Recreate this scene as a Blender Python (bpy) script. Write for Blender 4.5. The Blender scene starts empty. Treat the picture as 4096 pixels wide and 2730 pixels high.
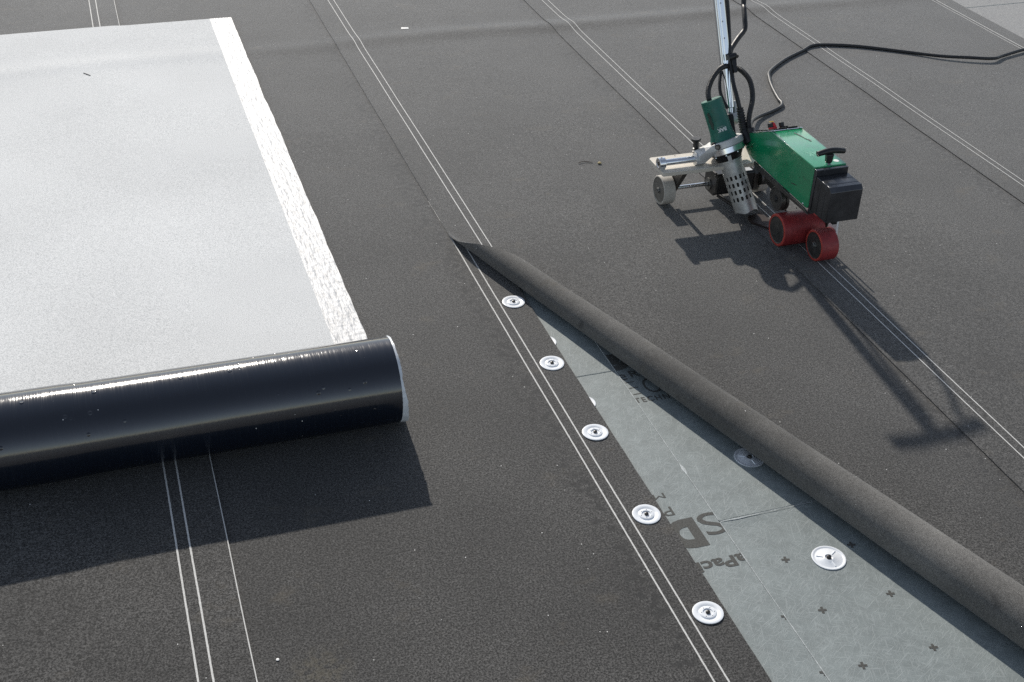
import bpy, bmesh, math, random
from mathutils import Vector, Matrix, noise
random.seed(7)
sc = bpy.context.scene
C = sc.collection
PI = math.pi

# ------------------------------------------------------------------ camera, sky, sun, exposure
CAM_R = Vector((0.94869368, -0.31505809, 0.02680866))
CAM_U = Vector((0.15255529, 0.5303319, 0.83395141))
CAM_F = Vector((0.27696062, 0.78707463, -0.5511863))
cd = bpy.data.cameras.new("camera"); cam = bpy.data.objects.new("camera", cd); C.objects.link(cam)
cam.matrix_world = Matrix((( CAM_R.x, CAM_U.x, -CAM_F.x, 0.0), (CAM_R.y, CAM_U.y, -CAM_F.y, 0.0),
                           (CAM_R.z, CAM_U.z, -CAM_F.z, 1.78), (0, 0, 0, 1)))
cd.sensor_fit = 'HORIZONTAL'; cd.sensor_width = 36.0; cd.lens = 44.325
cd.clip_start = 0.05; cd.clip_end = 500.0
sc.camera = cam

SUN_DIR = Vector((0.010, 1.0, 0.665)).normalized()
EL = math.asin(SUN_DIR.z); AZ = math.atan2(SUN_DIR.x, SUN_DIR.y)
w = bpy.data.worlds.new("World"); sc.world = w; w.use_nodes = True
nt = w.node_tree; nt.nodes.clear()
sky = nt.nodes.new('ShaderNodeTexSky'); sky.sky_type = 'NISHITA'; sky.sun_disc = False
sky.sun_elevation = EL; sky.sun_rotation = AZ; sky.air_density = 1.0; sky.dust_density = 0.4
bg = nt.nodes.new('ShaderNodeBackground'); bg.inputs[1].default_value = 0.085
wo = nt.nodes.new('ShaderNodeOutputWorld')
hs = nt.nodes.new('ShaderNodeHueSaturation'); hs.inputs['Saturation'].default_value = .60
nt.links.new(sky.outputs[0], hs.inputs['Color']); nt.links.new(hs.outputs[0], bg.inputs[0]); nt.links.new(bg.outputs[0], wo.inputs[0])
sd = bpy.data.lights.new("sun", 'SUN'); sun = bpy.data.objects.new("sun", sd); C.objects.link(sun)
sd.energy = 2.9; sd.angle = math.radians(0.8); sd.color = (1.0, 0.935, 0.84)
sun.rotation_euler = SUN_DIR.to_track_quat('Z', 'Y').to_euler()
sc.view_settings.view_transform = 'Standard'; sc.view_settings.look = 'None'
sc.view_settings.exposure = 0.60; sc.view_settings.gamma = 1.0
sc.cycles.use_denoising = False
sc.cycles.max_bounces = 6

# ------------------------------------------------------------------ materials
def N(nt, typ, **kw):
    n = nt.nodes.new(typ)
    for k, v in kw.items():
        if k.startswith('i_'):
            key = k[2:]; key = int(key) if key.isdigit() else key.replace('_', ' ')
            n.inputs[key].default_value = v
        else: setattr(n, k, v)
    return n
def base_mat(name, col=(.5, .5, .5), rough=.5, metal=0.0, spec=.5):
    m = bpy.data.materials.new(name); m.use_nodes = True
    b = m.node_tree.nodes['Principled BSDF']
    b.inputs['Base Color'].default_value = (*col, 1); b.inputs['Roughness'].default_value = rough
    b.inputs['Metallic'].default_value = metal; b.inputs['Specular IOR Level'].default_value = spec
    return m, m.node_tree, b
def math_(nt, op, a, b=None, c=None):
    n = nt.nodes.new('ShaderNodeMath'); n.operation = op
    for i, v in enumerate((a, b, c)):
        if v is None: continue
        if isinstance(v, (int, float)): n.inputs[i].default_value = v
        else: nt.links.new(v, n.inputs[i])
    return n.outputs[0]
def ramp(nt, fac, stops):
    r = nt.nodes.new('ShaderNodeValToRGB'); e = r.color_ramp.elements
    e[0].position, e[0].color = stops[0][0], (*stops[0][1], 1)
    e[1].position, e[1].color = stops[1][0], (*stops[1][1], 1)
    for p, c in stops[2:]:
        x = e.new(p); x.color = (*c, 1)
    nt.links.new(fac, r.inputs[0]); return r.outputs[0]
def mixc(nt, fac, a, b, typ='MIX'):
    n = nt.nodes.new('ShaderNodeMix'); n.data_type = 'RGBA'; n.blend_type = typ
    if isinstance(fac, (int, float)): n.inputs[0].default_value = fac
    else: nt.links.new(fac, n.inputs[0])
    for i, v in ((6, a), (7, b)):
        if isinstance(v, tuple): n.inputs[i].default_value = (*v, 1)
        else: nt.links.new(v, n.inputs[i])
    return n.outputs[2]
def coords(nt, scale=(1, 1, 1), kind='Object'):
    tc = nt.nodes.new('ShaderNodeTexCoord'); mp = nt.nodes.new('ShaderNodeMapping')
    mp.inputs['Scale'].default_value = scale
    nt.links.new(tc.outputs[kind], mp.inputs[0]); return mp.outputs[0]
def noise_(nt, vec, scale, detail=2, rough=.5):
    n = N(nt, 'ShaderNodeTexNoise'); n.inputs['Scale'].default_value = scale
    n.inputs['Detail'].default_value = detail; n.inputs['Roughness'].default_value = rough
    nt.links.new(vec, n.inputs['Vector']); return n.outputs['Fac']
def bump(nt, b, h, strength=.3, dist=.001, prev=None):
    n = nt.nodes.new('ShaderNodeBump'); n.inputs['Strength'].default_value = strength
    n.inputs['Distance'].default_value = dist; nt.links.new(h, n.inputs['Height'])
    if prev is not None: nt.links.new(prev, n.inputs['Normal'])
    nt.links.new(n.outputs[0], b.inputs['Normal']); return n.outputs[0]

SEAMS = (0.893, 1.788, 2.685)
def bitumen(name, lo=.002, hi=.104, tint=(1.0, .975, .93), mottle=.36, seams=True, gs=240, con=.68, sheen=.46, cl=.8, spec=.45, rough=.87):
    """sanded bitumen: grey grains on black binder, sparse glints painted as white grains, soft wear, tar spots beside the seams"""
    m, nt, b = base_mat(name, rough=rough, spec=spec)
    b.inputs['Sheen Weight'].default_value = sheen; b.inputs['Sheen Roughness'].default_value = .4
    v = coords(nt)
    g = noise_(nt, v, gs, 4, .85)
    col = ramp(nt, g, [(.5 - .08 * con, tuple(lo * t for t in tint)), (.5 + .10 * con, tuple(hi * t for t in tint))])
    g2 = noise_(nt, v, 1300, 1)
    col = mixc(nt, .55, col, ramp(nt, g2, [(.35, (.3,) * 3), (.7, (1.7,) * 3)]), 'MULTIPLY')
    clump = noise_(nt, v, 95, 2, .6)
    col = mixc(nt, 1.0, col, ramp(nt, clump, [(.32, (1 - .34 * cl,) * 3), (.66, (1 + .30 * cl,) * 3)]), 'MULTIPLY')
    big = noise_(nt, v, 2.3, 5, .6)
    col = mixc(nt, 1.0, col, ramp(nt, big, [(.3, (1 - mottle,) * 3), (.72, (1 + mottle * .5,) * 3)]), 'MULTIPLY')
    # brownish dirt patches
    dn = noise_(nt, coords(nt, (1, 1.6, 1)), 5.5, 4, .65)
    dm = math_(nt, 'MULTIPLY', ramp(nt, dn, [(.60, (0,) * 3), (.74, (1,) * 3)]), .38)
    col = mixc(nt, dm, col, (.105, .088, .062))
    if seams:
        ps = nt.nodes.new('ShaderNodeNewGeometry'); sx = nt.nodes.new('ShaderNodeSeparateXYZ')
        nt.links.new(ps.outputs['Position'], sx.inputs[0])
        tot = None
        for s in SEAMS:
            d = math_(nt, 'ABSOLUTE', math_(nt, 'SUBTRACT', sx.outputs[0], s - .028))
            f = math_(nt, 'SUBTRACT', 1.0, math_(nt, 'DIVIDE', d, .05)); f = math_(nt, 'MAXIMUM', f, 0.0)
            tot = f if tot is None else math_(nt, 'ADD', tot, f)
        sn = noise_(nt, coords(nt, (1.0, 1.0, 1)), 46, 2, .5)
        sn2 = noise_(nt, v, 5.0, 2, .5)
        msk = math_(nt, 'MULTIPLY', ramp(nt, math_(nt, 'ADD', sn, math_(nt, 'MULTIPLY', sn2, .35)), [(.68, (0,) * 3), (.76, (1,) * 3)]), tot)
        col = mixc(nt, math_(nt, 'MINIMUM', math_(nt, 'MULTIPLY', msk, 1.1), .7), col, (.012, .012, .012))
    # random dark spots
    sp = noise_(nt, v, 17, 2, .5)
    col = mixc(nt, math_(nt, 'MULTIPLY', ramp(nt, sp, [(.70, (0,) * 3), (.76, (1,) * 3)]), .45), col, (.02, .02, .021))
    if seams:
        for (cx, cy, rr, cc, am) in ((.215, 1.60, .070, (.12, .105, .07), .35), (1.765, 2.15, .06, (.012, .012, .012), .5), (1.75, 2.42, .07, (.012, .012, .012), .45), (1.70, 3.90, .10, (.06, .05, .035), .4)):
            dv = nt.nodes.new('ShaderNodeVectorMath'); dv.operation = 'DISTANCE'; nt.links.new(ps.outputs['Position'], dv.inputs[0]); dv.inputs[1].default_value = (cx, cy, 0)
            f = math_(nt, 'MAXIMUM', math_(nt, 'SUBTRACT', 1.0, math_(nt, 'DIVIDE', dv.outputs['Value'], rr)), 0.0)
            f = math_(nt, 'MULTIPLY', f, ramp(nt, noise_(nt, v, 60, 4, .7), [(.42, (0,) * 3), (.60, (1,) * 3)]))
            col = mixc(nt, math_(nt, 'MINIMUM', math_(nt, 'MULTIPLY', f, am * 2), am), col, cc)
    # grain glints, put into the colour as sparse white specks
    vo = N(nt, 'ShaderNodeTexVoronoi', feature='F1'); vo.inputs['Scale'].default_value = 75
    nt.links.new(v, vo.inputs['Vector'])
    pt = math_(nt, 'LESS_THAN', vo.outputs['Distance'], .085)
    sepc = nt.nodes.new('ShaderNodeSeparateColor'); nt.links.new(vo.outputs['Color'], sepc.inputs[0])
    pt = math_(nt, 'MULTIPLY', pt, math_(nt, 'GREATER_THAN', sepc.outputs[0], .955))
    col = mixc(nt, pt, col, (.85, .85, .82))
    nt.links.new(col, b.inputs['Base Color'])
    h = math_(nt, 'ADD', g, math_(nt, 'MULTIPLY', g2, .5))
    bn = bump(nt, b, h, .5, .0012)
    bump(nt, b, noise_(nt, v, 3.0, 3, .5), .5, .006, bn)
    return m
M = {}
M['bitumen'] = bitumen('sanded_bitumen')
M['underside'] = bitumen('sanded_bitumen_underside', lo=.03, hi=.28, tint=(1.03, 1.0, .94), seams=False, mottle=.45, gs=520, con=2.2, sheen=.16, spec=.2, cl=.3)
def simple(name, col, rough=.5, metal=0.0, spec=.5, var=.12, scale=40, bmp=0.0, bscale=300, dirt=0.0, dirtc=(.05, .04, .03), coat=0.0):
    m, nt, b = base_mat(name, col, rough, metal, spec)
    v = coords(nt)
    n = noise_(nt, v, scale, 4, .6)
    c = mixc(nt, 1.0, col, ramp(nt, n, [(.3, (1 - var,) * 3), (.7, (1 + var,) * 3)]), 'MULTIPLY')
    if dirt:
        d = noise_(nt, v, scale * 1.7, 5, .7)
        c = mixc(nt, math_(nt, 'MULTIPLY', ramp(nt, d, [(.55, (0,) * 3), (.72, (1,) * 3)]), dirt), c, dirtc)
    nt.links.new(c, b.inputs['Base Color'])
    r = ramp(nt, noise_(nt, v, scale * 2.3, 3, .6), [(.3, (max(.02, rough * .75),) * 3), (.7, (min(1, rough * 1.25),) * 3)])
    nt.links.new(r, b.inputs['Roughness'])
    if bmp: bump(nt, b, noise_(nt, v, bscale, 3, .6), bmp, .001)
    if coat: b.inputs['Coat Weight'].default_value = coat; b.inputs['Coat Roughness'].default_value = .08
    return m
M['chalk_and_glint'] = simple('white_marking_and_glint', (.55, .55, .53), .8, var=.3, scale=500)
M['green'] = simple('green_enamel', (.007, .245, .10), .24, var=.1, scale=18, dirt=.35, dirtc=(.01, .05, .03), coat=.6, bmp=.04, bscale=25)
M['teal'] = simple('dark_green_paint', (.006, .12, .085), .38, var=.08, scale=30, dirt=.5, dirtc=(.03, .05, .04))
M['red'] = simple('red_silicone_rubber', (.26, .026, .028), .5, var=.2, scale=60, dirt=.35, dirtc=(.10, .012, .012))
M['redrim'] = simple('worn_red_rubber_edge', (.42, .05, .035), .55, var=.2, scale=60)
M['steel'] = simple('turned_grey_steel', (.22, .22, .21), .38, .85, var=.25, scale=50)
M['darksteel'] = simple('dark_steel', (.085, .08, .075), .42, .6, var=.3, scale=40, dirt=.4)
M['black'] = simple('black_oxide_steel', (.075, .078, .085), .27, .75, var=.3, scale=22)
M['blackp'] = simple('black_plastic', (.012, .012, .013), .38, var=.2, scale=60)
M['rubber'] = simple('black_rubber_cable', (.017, .017, .018), .45, var=.25, scale=60, dirt=.12, dirtc=(.10, .095, .085))
M['alu'] = simple('anodised_aluminium', (.56, .56, .55), .40, .25, var=.06, scale=40, dirt=.12, dirtc=(.10, .08, .06))
M['polished'] = simple('polished_aluminium', (.82, .83, .85), .16, 1.0, var=.05, scale=30)
M['chrome'] = simple('chrome_tube', (.78, .80, .83), .12, 1.0, var=.04, scale=30)
M['plate'] = simple('cream_anodised_plate', (.62, .57, .49), .45, .0, var=.06, scale=20, dirt=.15, dirtc=(.25, .19, .13))
M['platemid'] = M['plate']
M['nozzle'] = simple('heat_dulled_steel', (.46, .46, .44), .42, .45, var=.18, scale=28, dirt=.35, dirtc=(.28, .26, .22))
M['hole'] = simple('sooty_inner_tube', (.05, .045, .04), .7, .2)
M['soot'] = simple('scorched_brown_steel', (.035, .022, .018), .6, .3, var=.3)
M['whitewheel'] = simple('pale_grey_wheel_rubber', (.46, .43, .38), .6, var=.12, scale=60, dirt=.2, dirtc=(.2, .17, .13))
M['redplastic'] = simple('red_plastic', (.62, .015, .02), .35)
M['yellow'] = simple('yellow_plastic', (.80, .50, .04), .4)
M['ink'] = simple('worn_black_ink', (.058, .058, .053), .85, var=.35, scale=300, dirt=.7, dirtc=(.17, .19, .19))
M['white_ink'] = simple('white_print', (.75, .78, .76), .6, var=.15, scale=300)
M['pale_ink'] = simple('faded_pale_print', (.16, .42, .30), .5, var=.3, scale=300)
M['scr'] = simple('scratched_bare_metal', (.12, .13, .12), .5, .2, var=.5, scale=500)
M['whitebr'] = simple('white_painted_bracket', (.7, .7, .7), .5)
M['disc'] = simple('white_coated_fastener_plate', (.78, .81, .84), .32, var=.03, scale=60, dirt=.06, dirtc=(.4, .4, .42))
M['galv'] = simple('galvanised_fastener_plate', (.72, .75, .78), .32, .3, var=.15, scale=60)
M['screw'] = simple('black_screw_plug', (.012, .012, .012), .38)
M['stain'] = simple('scorched_green_paint', (.018, .045, .034), .5, var=.4, scale=90)
M['pebble'] = simple('ochre_pebble', (.36, .29, .14), .8, var=.5, scale=150)
M['twig'] = simple('dry_twig', (.06, .045, .035), .8)
M['whitebit'] = simple('white_paper_scrap', (.8, .8, .78), .7)

def fleece():
    m, nt, b = base_mat('grey_green_glass_fleece', rough=.62, spec=.4)
    v = coords(nt)
    n1 = noise_(nt, v, 3.0, 4, .6); n2 = noise_(nt, v, 28, 4, .65)
    col = ramp(nt, n1, [(.3, (.172, .200, .200)), (.72, (.212, .242, .240))])
    col = mixc(nt, 1.0, col, ramp(nt, n2, [(.3, (.86,) * 3), (.72, (1.13,) * 3)]), 'MULTIPLY')
    # pale random fibres: thin bands of distorted noise in several directions
    tot = None
    for k, (a, s) in enumerate(((0.3, 55), (1.1, 60), (1.9, 50), (2.6, 66), (0.8, 80), (2.2, 74))):
        tc = nt.nodes.new('ShaderNodeTexCoord'); m0 = nt.nodes.new('ShaderNodeMapping'); mp = nt.nodes.new('ShaderNodeMapping')
        m0.inputs['Rotation'].default_value = (0, 0, a); m0.inputs['Location'].default_value = (k * 3.1, k * 1.7, 0)
        mp.inputs['Scale'].default_value = (1, .07, 1)
        nt.links.new(tc.outputs['Object'], m0.inputs[0])
        wn = nt.nodes.new('ShaderNodeTexNoise'); wn.inputs['Scale'].default_value = 30; nt.links.new(m0.outputs[0], wn.inputs['Vector'])
        mv = nt.nodes.new('ShaderNodeVectorMath'); mv.operation = 'MULTIPLY_ADD'; nt.links.new(wn.outputs['Color'], mv.inputs[0]); mv.inputs[1].default_value = (.005, .005, 0); nt.links.new(m0.outputs[0], mv.inputs[2])
        nt.links.new(mv.outputs[0], mp.inputs[0])
        n = noise_(nt, mp.outputs[0], s * 7, 1, .5)
        f = ramp(nt, n, [(.60, (0,) * 3), (.72, (1,) * 3)])
        tot = f if tot is None else math_(nt, 'MAXIMUM', tot, f)
    g = noise_(nt, v, 900, 2, .6)
    col = mixc(nt, math_(nt, 'MULTIPLY', tot, .24), col, (.46, .50, .50))
    col = mixc(nt, .45, col, ramp(nt, g, [(.3, (.5,) * 3), (.7, (1.5,) * 3)]), 'MULTIPLY')
    nt.links.new(col, b.inputs['Base Color'])
    bump(nt, b, math_(nt, 'ADD', tot, g), .3, .0006)
    return m
M['fleece'] = fleece()
M['fleece_edge'] = simple('frayed_and_lit_fleece_edge', (.42, .45, .45), .8, var=.4, scale=300)
def glareboard():
    m, nt, b = base_mat('glare_pale_board_facing', rough=.6)
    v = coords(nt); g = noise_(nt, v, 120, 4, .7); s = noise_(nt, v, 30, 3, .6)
    col = ramp(nt, g, [(.3, (.20, .20, .20)), (.7, (.32, .32, .31))])  # light grey because the glare on these boards is put into the colour
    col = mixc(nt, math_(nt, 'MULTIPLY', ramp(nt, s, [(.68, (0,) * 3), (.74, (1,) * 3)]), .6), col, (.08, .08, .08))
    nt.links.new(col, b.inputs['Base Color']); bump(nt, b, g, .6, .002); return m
M['glareboard'] = glareboard()
def slate():
    m, nt, b = base_mat('light_grey_mineral_granules', rough=.9, spec=.2)
    v = coords(nt); g = noise_(nt, v, 380, 3, .7); g2 = noise_(nt, v, 900, 2, .6); big = noise_(nt, v, 1.6, 3, .5)
    col = ramp(nt, g, [(.38, (.50, .515, .515)), (.56, (.78, .79, .785))])
    col = mixc(nt, .5, col, ramp(nt, g2, [(.35, (.72,) * 3), (.65, (1.18,) * 3)]), 'MULTIPLY')
    col = mixc(nt, 1.0, col, ramp(nt, big, [(.3, (.93,) * 3), (.7, (1.05,) * 3)]), 'MULTIPLY')
    sp = noise_(nt, v, 210, 1, .5)
    col = mixc(nt, math_(nt, 'MULTIPLY', ramp(nt, sp, [(.74, (0,) * 3), (.78, (1,) * 3)]), .6), col, (.10, .10, .10))
    nt.links.new(col, b.inputs['Base Color']); bump(nt, b, math_(nt, 'ADD', g, g2), .35, .0012); return m
M['slate'] = slate()
def foil():
    m, nt, b = base_mat('crinkled_white_selvage_film', (.60, .61, .62), .48, 0.0, .32)
    a = coords(nt, (1.0, .22, 1)); n = noise_(nt, a, 150, 2, .6)
    a2 = coords(nt, (.4, 1.0, 1)); n2 = noise_(nt, a2, 60, 3, .6)
    h = math_(nt, 'ADD', n, math_(nt, 'MULTIPLY', n2, .8))
    nt.links.new(ramp(nt, n, [(.36, (.36, .37, .38)), (.52, (.54, .55, .56))]), b.inputs['Base Color'])
    bump(nt, b, h, .6, .003); return m
M['foil'] = foil()
M['film'] = simple('clear_white_film', (.62, .65, .68), .3, var=.15, scale=60, bmp=.5, bscale=70)
def blackfilm():
    m, nt, b = base_mat('glossy_black_burn_off_film', (.004, .007, .014), .1, 0.0, 1.0)
    st = coords(nt, (1.0, .02, .02)); s = noise_(nt, st, 520, 3, .7)
    a = noise_(nt, coords(nt, (1, .10, .10)), 90, 3, .6)
    v = coords(nt)
    vo = N(nt, 'ShaderNodeTexVoronoi'); vo.inputs['Scale'].default_value = 42; nt.links.new(v, vo.inputs['Vector'])
    sepc = nt.nodes.new('ShaderNodeSeparateColor'); nt.links.new(vo.outputs['Color'], sepc.inputs[0])
    dent = math_(nt, 'MULTIPLY', ramp(nt, vo.outputs['Distance'], [(.10, (1,) * 3), (.22, (0,) * 3)]), math_(nt, 'GREATER_THAN', sepc.outputs[1], .80))
    vo2 = N(nt, 'ShaderNodeTexVoronoi'); vo2.inputs['Scale'].default_value = 70; nt.links.new(v, vo2.inputs['Vector'])
    sep2 = nt.nodes.new('ShaderNodeSeparateColor'); nt.links.new(vo2.outputs['Color'], sep2.inputs[0])
    drop = math_(nt, 'MULTIPLY', math_(nt, 'LESS_THAN', vo2.outputs['Distance'], .09), math_(nt, 'GREATER_THAN', sep2.outputs[0], .955))
    dust = math_(nt, 'MULTIPLY', ramp(nt, s, [(.56, (0,) * 3), (.75, (1,) * 3)]), .05)
    col = mixc(nt, dust, (.004, .007, .014), (.2, .2, .2))
    col = mixc(nt, drop, col, (.7, .7, .68))
    nt.links.new(col, b.inputs['Base Color'])
    nt.links.new(ramp(nt, s, [(.3, (.07,) * 3), (.7, (.17,) * 3)]), b.inputs['Roughness'])
    n1 = bump(nt, b, s, .14, .0008)
    n2 = bump(nt, b, a, .25, .002, n1)
    bump(nt, b, dent, .6, .002, n2)
    return m
M['blackfilm'] = blackfilm()

# ------------------------------------------------------------------ mesh helpers
def tag(o, label=None, cat=None, group=None, kind=None):
    if label: o['label'] = label
    if cat: o['category'] = cat
    if group: o['group'] = group
    if kind: o['kind'] = kind
    return o
def empty(name, loc, label, cat, group=None):
    o = bpy.data.objects.new(name, None); C.objects.link(o); o.location = loc
    o.empty_display_size = .05
    return tag(o, label, cat, group)
def root_loc(p):
    l = Vector((0, 0, 0))
    while p is not None: l += Vector(p.location); p = p.parent
    return l
def obj(name, bm, mats, parent=None, smooth=True, angle=35, bevel=0.0, seg=2, origin=None):
    """bm is in world coordinates; links one mesh object"""
    off = root_loc(parent)
    loc = Vector((0, 0, 0))
    if parent is None and origin is not None: loc = Vector(origin); off = loc
    bmesh.ops.recalc_face_normals(bm, faces=bm.faces) if getattr(bm, '_recalc', True) is True and name not in NORECALC else None
    if CAM_SCALE:
        for v in bm.verts: v.co = v.co * CAM_SCALE[0]; v.co.z += CAM_SCALE[1]
    for v in bm.verts: v.co -= off
    me = bpy.data.meshes.new(name); bm.to_mesh(me); bm.free()
    for m in (mats if isinstance(mats, (list, tuple)) else [mats]): me.materials.append(m)
    o = bpy.data.objects.new(name, me); C.objects.link(o)
    o.location = loc
    if parent is not None: o.parent = parent
    if smooth:
        me.shade_smooth()
        me.set_sharp_from_angle(angle=math.radians(angle))
    if bevel:
        b = o.modifiers.new('bevel', 'BEVEL'); b.width = bevel; b.segments = seg; b.limit_method = 'ANGLE'; b.angle_limit = math.radians(30)
        b.harden_normals = False
    return o
class _NR(set): pass
NORECALC = set()
CAM_SCALE = None      # scaling about the camera for the machine group being built: (scale, lift)
def cam_scale(k):
    return (k, 1.78 * (1 - k))
def NB():
    return bmesh.new()
def add(bm, verts, faces, mi=0):
    vs = [bm.verts.new(v) for v in verts]
    for f in faces:
        try:
            fc = bm.faces.new([vs[i] for i in f]); fc.material_index = mi
        except ValueError: pass
    return vs
def box(bm, x0, x1, y0, y1, z0, z1, mi=0):
    add(bm, [(x0, y0, z0), (x1, y0, z0), (x1, y1, z0), (x0, y1, z0), (x0, y0, z1), (x1, y0, z1), (x1, y1, z1), (x0, y1, z1)],
        [(0, 3, 2, 1), (4, 5, 6, 7), (0, 1, 5, 4), (1, 2, 6, 5), (2, 3, 7, 6), (3, 0, 4, 7)], mi)
    return bm
def prism_x(bm, poly, x0, x1, mi=0):
    """poly of (y, z), extruded along X"""
    n = len(poly)
    add(bm, [(x0, y, z) for y, z in poly] + [(x1, y, z) for y, z in poly],
        [tuple(range(n))[::-1], tuple(range(n, 2 * n))] + [(i, (i + 1) % n, (i + 1) % n + n, i + n) for i in range(n)], mi)
    return bm
def prism_z(bm, poly, z0, z1, mi=0):
    n = len(poly)
    add(bm, [(x, y, z0) for x, y in poly] + [(x, y, z1) for x, y in poly],
        [tuple(range(n))[::-1], tuple(range(n, 2 * n))] + [(i, (i + 1) % n, (i + 1) % n + n, i + n) for i in range(n)], mi)
    return bm
def frame(axis):
    a = Vector(axis).normalized()
    h = Vector((0, 0, 1)) if abs(a.z) < .9 else Vector((0, 1, 0))
    u = a.cross(h).normalized(); v = a.cross(u).normalized()
    return a, u, v
def lathe(bm, o, axis, prof, n=40, mi=0, close=True, fn=None):
    """prof of (t, r) along axis"""
    o = Vector(o); a, u, v = frame(axis); rings = []
    for t, r in prof:
        if r < 1e-6: rings.append([bm.verts.new(o + a * t)])
        else: rings.append([bm.verts.new(o + a * t + (u * math.cos(2 * PI * k / n) + v * math.sin(2 * PI * k / n)) * r) for k in range(n)])
    for p, q in zip(rings, rings[1:]):
        for k in range(n):
            k2 = (k + 1) % n
            if len(p) == 1 and len(q) == 1: continue
            if len(p) == 1: f = [p[0], q[k2], q[k]]
            elif len(q) == 1: f = [p[k], p[k2], q[0]]
            else: f = [p[k], p[k2], q[k2], q[k]]
            bm.faces.new(f).material_index = mi
    return bm
def cyl(bm, p0, p1, r, n=24, mi=0, r1=None):
    p0, p1 = Vector(p0), Vector(p1); L = (p1 - p0).length
    r1 = r if r1 is None else r1
    return lathe(bm, p0, p1 - p0, [(0, 0), (0, r), (L, r1), (L, 0)], n, mi)
def smooth_path(pts, sub=8):
    P = [Vector(p) for p in pts]; out = []
    for i in range(len(P) - 1):
        a = P[i - 1] if i else P[0] * 2 - P[1]; b, c = P[i], P[i + 1]
        d = P[i + 2] if i + 2 < len(P) else P[-1] * 2 - P[-2]
        for k in range(sub):
            t = k / sub
            out.append(.5 * ((2 * b) + (c - a) * t + (2 * a - 5 * b + 4 * c - d) * t * t + (3 * b - a - 3 * c + d) * t ** 3))
    out.append(P[-1]); return out
def tube(bm, pts, r, n=14, sub=8, corr=0.0, pitch=.005, mi=0):
    P = smooth_path(pts, sub)
    if corr:   # resample evenly for ribs
        q = [P[0]]; acc = 0; step = pitch / 4
        for a, b in zip(P, P[1:]):
            L = (b - a).length; s = step - acc
            while s <= L: q.append(a.lerp(b, s / L)); s += step
            acc = L - (s - step)
        P = q
    T = [(P[min(i + 1, len(P) - 1)] - P[max(i - 1, 0)]).normalized() for i in range(len(P))]
    u = frame(T[0])[1]; rings = []
    for i, (p, t) in enumerate(zip(P, T)):
        u = (u - t * u.dot(t)).normalized(); v = t.cross(u)
        rr = (r(i / (len(P) - 1)) if callable(r) else r) + (corr if corr and (i % 4) in (0, 1) else 0)
        rings.append([bm.verts.new(p + (u * math.cos(2 * PI * k / n) + v * math.sin(2 * PI * k / n)) * rr) for k in range(n)])
    for a, b in zip(rings, rings[1:]):
        for k in range(n): bm.faces.new([a[k], a[(k + 1) % n], b[(k + 1) % n], b[k]]).material_index = mi
    bm.faces.new(rings[0][::-1]); bm.faces.new(rings[-1])
    return bm
def hull(bm, pts, mi=0):
    vs = [bm.verts.new(p) for p in pts]
    r = bmesh.ops.convex_hull(bm, input=vs)
    bmesh.ops.delete(bm, geom=[g for g in r['geom_interior'] if isinstance(g, bmesh.types.BMVert)], context='VERTS')
    return bm
def sheet_grid(bm, fn, us, vs, mi=0):
    G = [[bm.verts.new(fn(u, v)) for u in us] for v in vs]
    for j in range(len(vs) - 1):
        for i in range(len(us) - 1):
            bm.faces.new([G[j][i], G[j][i + 1], G[j + 1][i + 1], G[j + 1][i]]).material_index = mi
    return bm
def lin(a, b, step):
    n = max(1, int(round((b - a) / step))); return [a + (b - a) * i / n for i in range(n + 1)]
def sstep(a, b, x):
    t = min(1, max(0, (x - a) / (b - a))); return t * t * (3 - 2 * t)
def solidify(o, th, offset=-1):
    s = o.modifiers.new('thickness', 'SOLIDIFY'); s.thickness = th; s.offset = offset
    e = o.modifiers.new('crisp_edges', 'EDGE_SPLIT'); e.split_angle = math.radians(55)
    return s
NORECALC.update({'membrane', 'marking_and_glint_line', 'exposed_surface', 'selvage_film', 'wound_roll', 'roll_edge_film', 'roof_surface', 'printed_text', 'printed_cross'})

# ground relief shared by everything that lies on it: a soft ridge across the sheets, faint waviness
def relief(x, y):
    yr = 4.735 + .018 * math.sin(x * 1.7) + .01 * math.sin(x * 5.1 + 1)
    rx = .38 + .62 * sstep(.5, 1.7, x) * (1 - .25 * sstep(2.4, 3.3, x))
    z = .0080 * rx * math.exp(-((y - yr) / .060) ** 2)
    z += .0050 * math.exp(-((y - 3.86 - .05 * math.sin(x * 2)) / .16) ** 2) * (.4 + .6 * noise.noise(Vector((x * 1.3, 4.4, 0))))
    z += .0016 * noise.noise(Vector((x * 2.4, y * 2.0, 3.3))) * sstep(1.0, 3.4, y)
    return z

# ------------------------------------------------------------------ structure: the roof surface that carries everything
bm = NB()
sheet_grid(bm, lambda u, v: (u, v, -.030), [-60, -8, 0, 8, 60], [-60, -5, 5, 12, 90])
roof = obj('roof_surface', bm, bitumen('roof_base_bitumen', seams=False), smooth=False); tag(roof, kind='structure')

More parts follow.
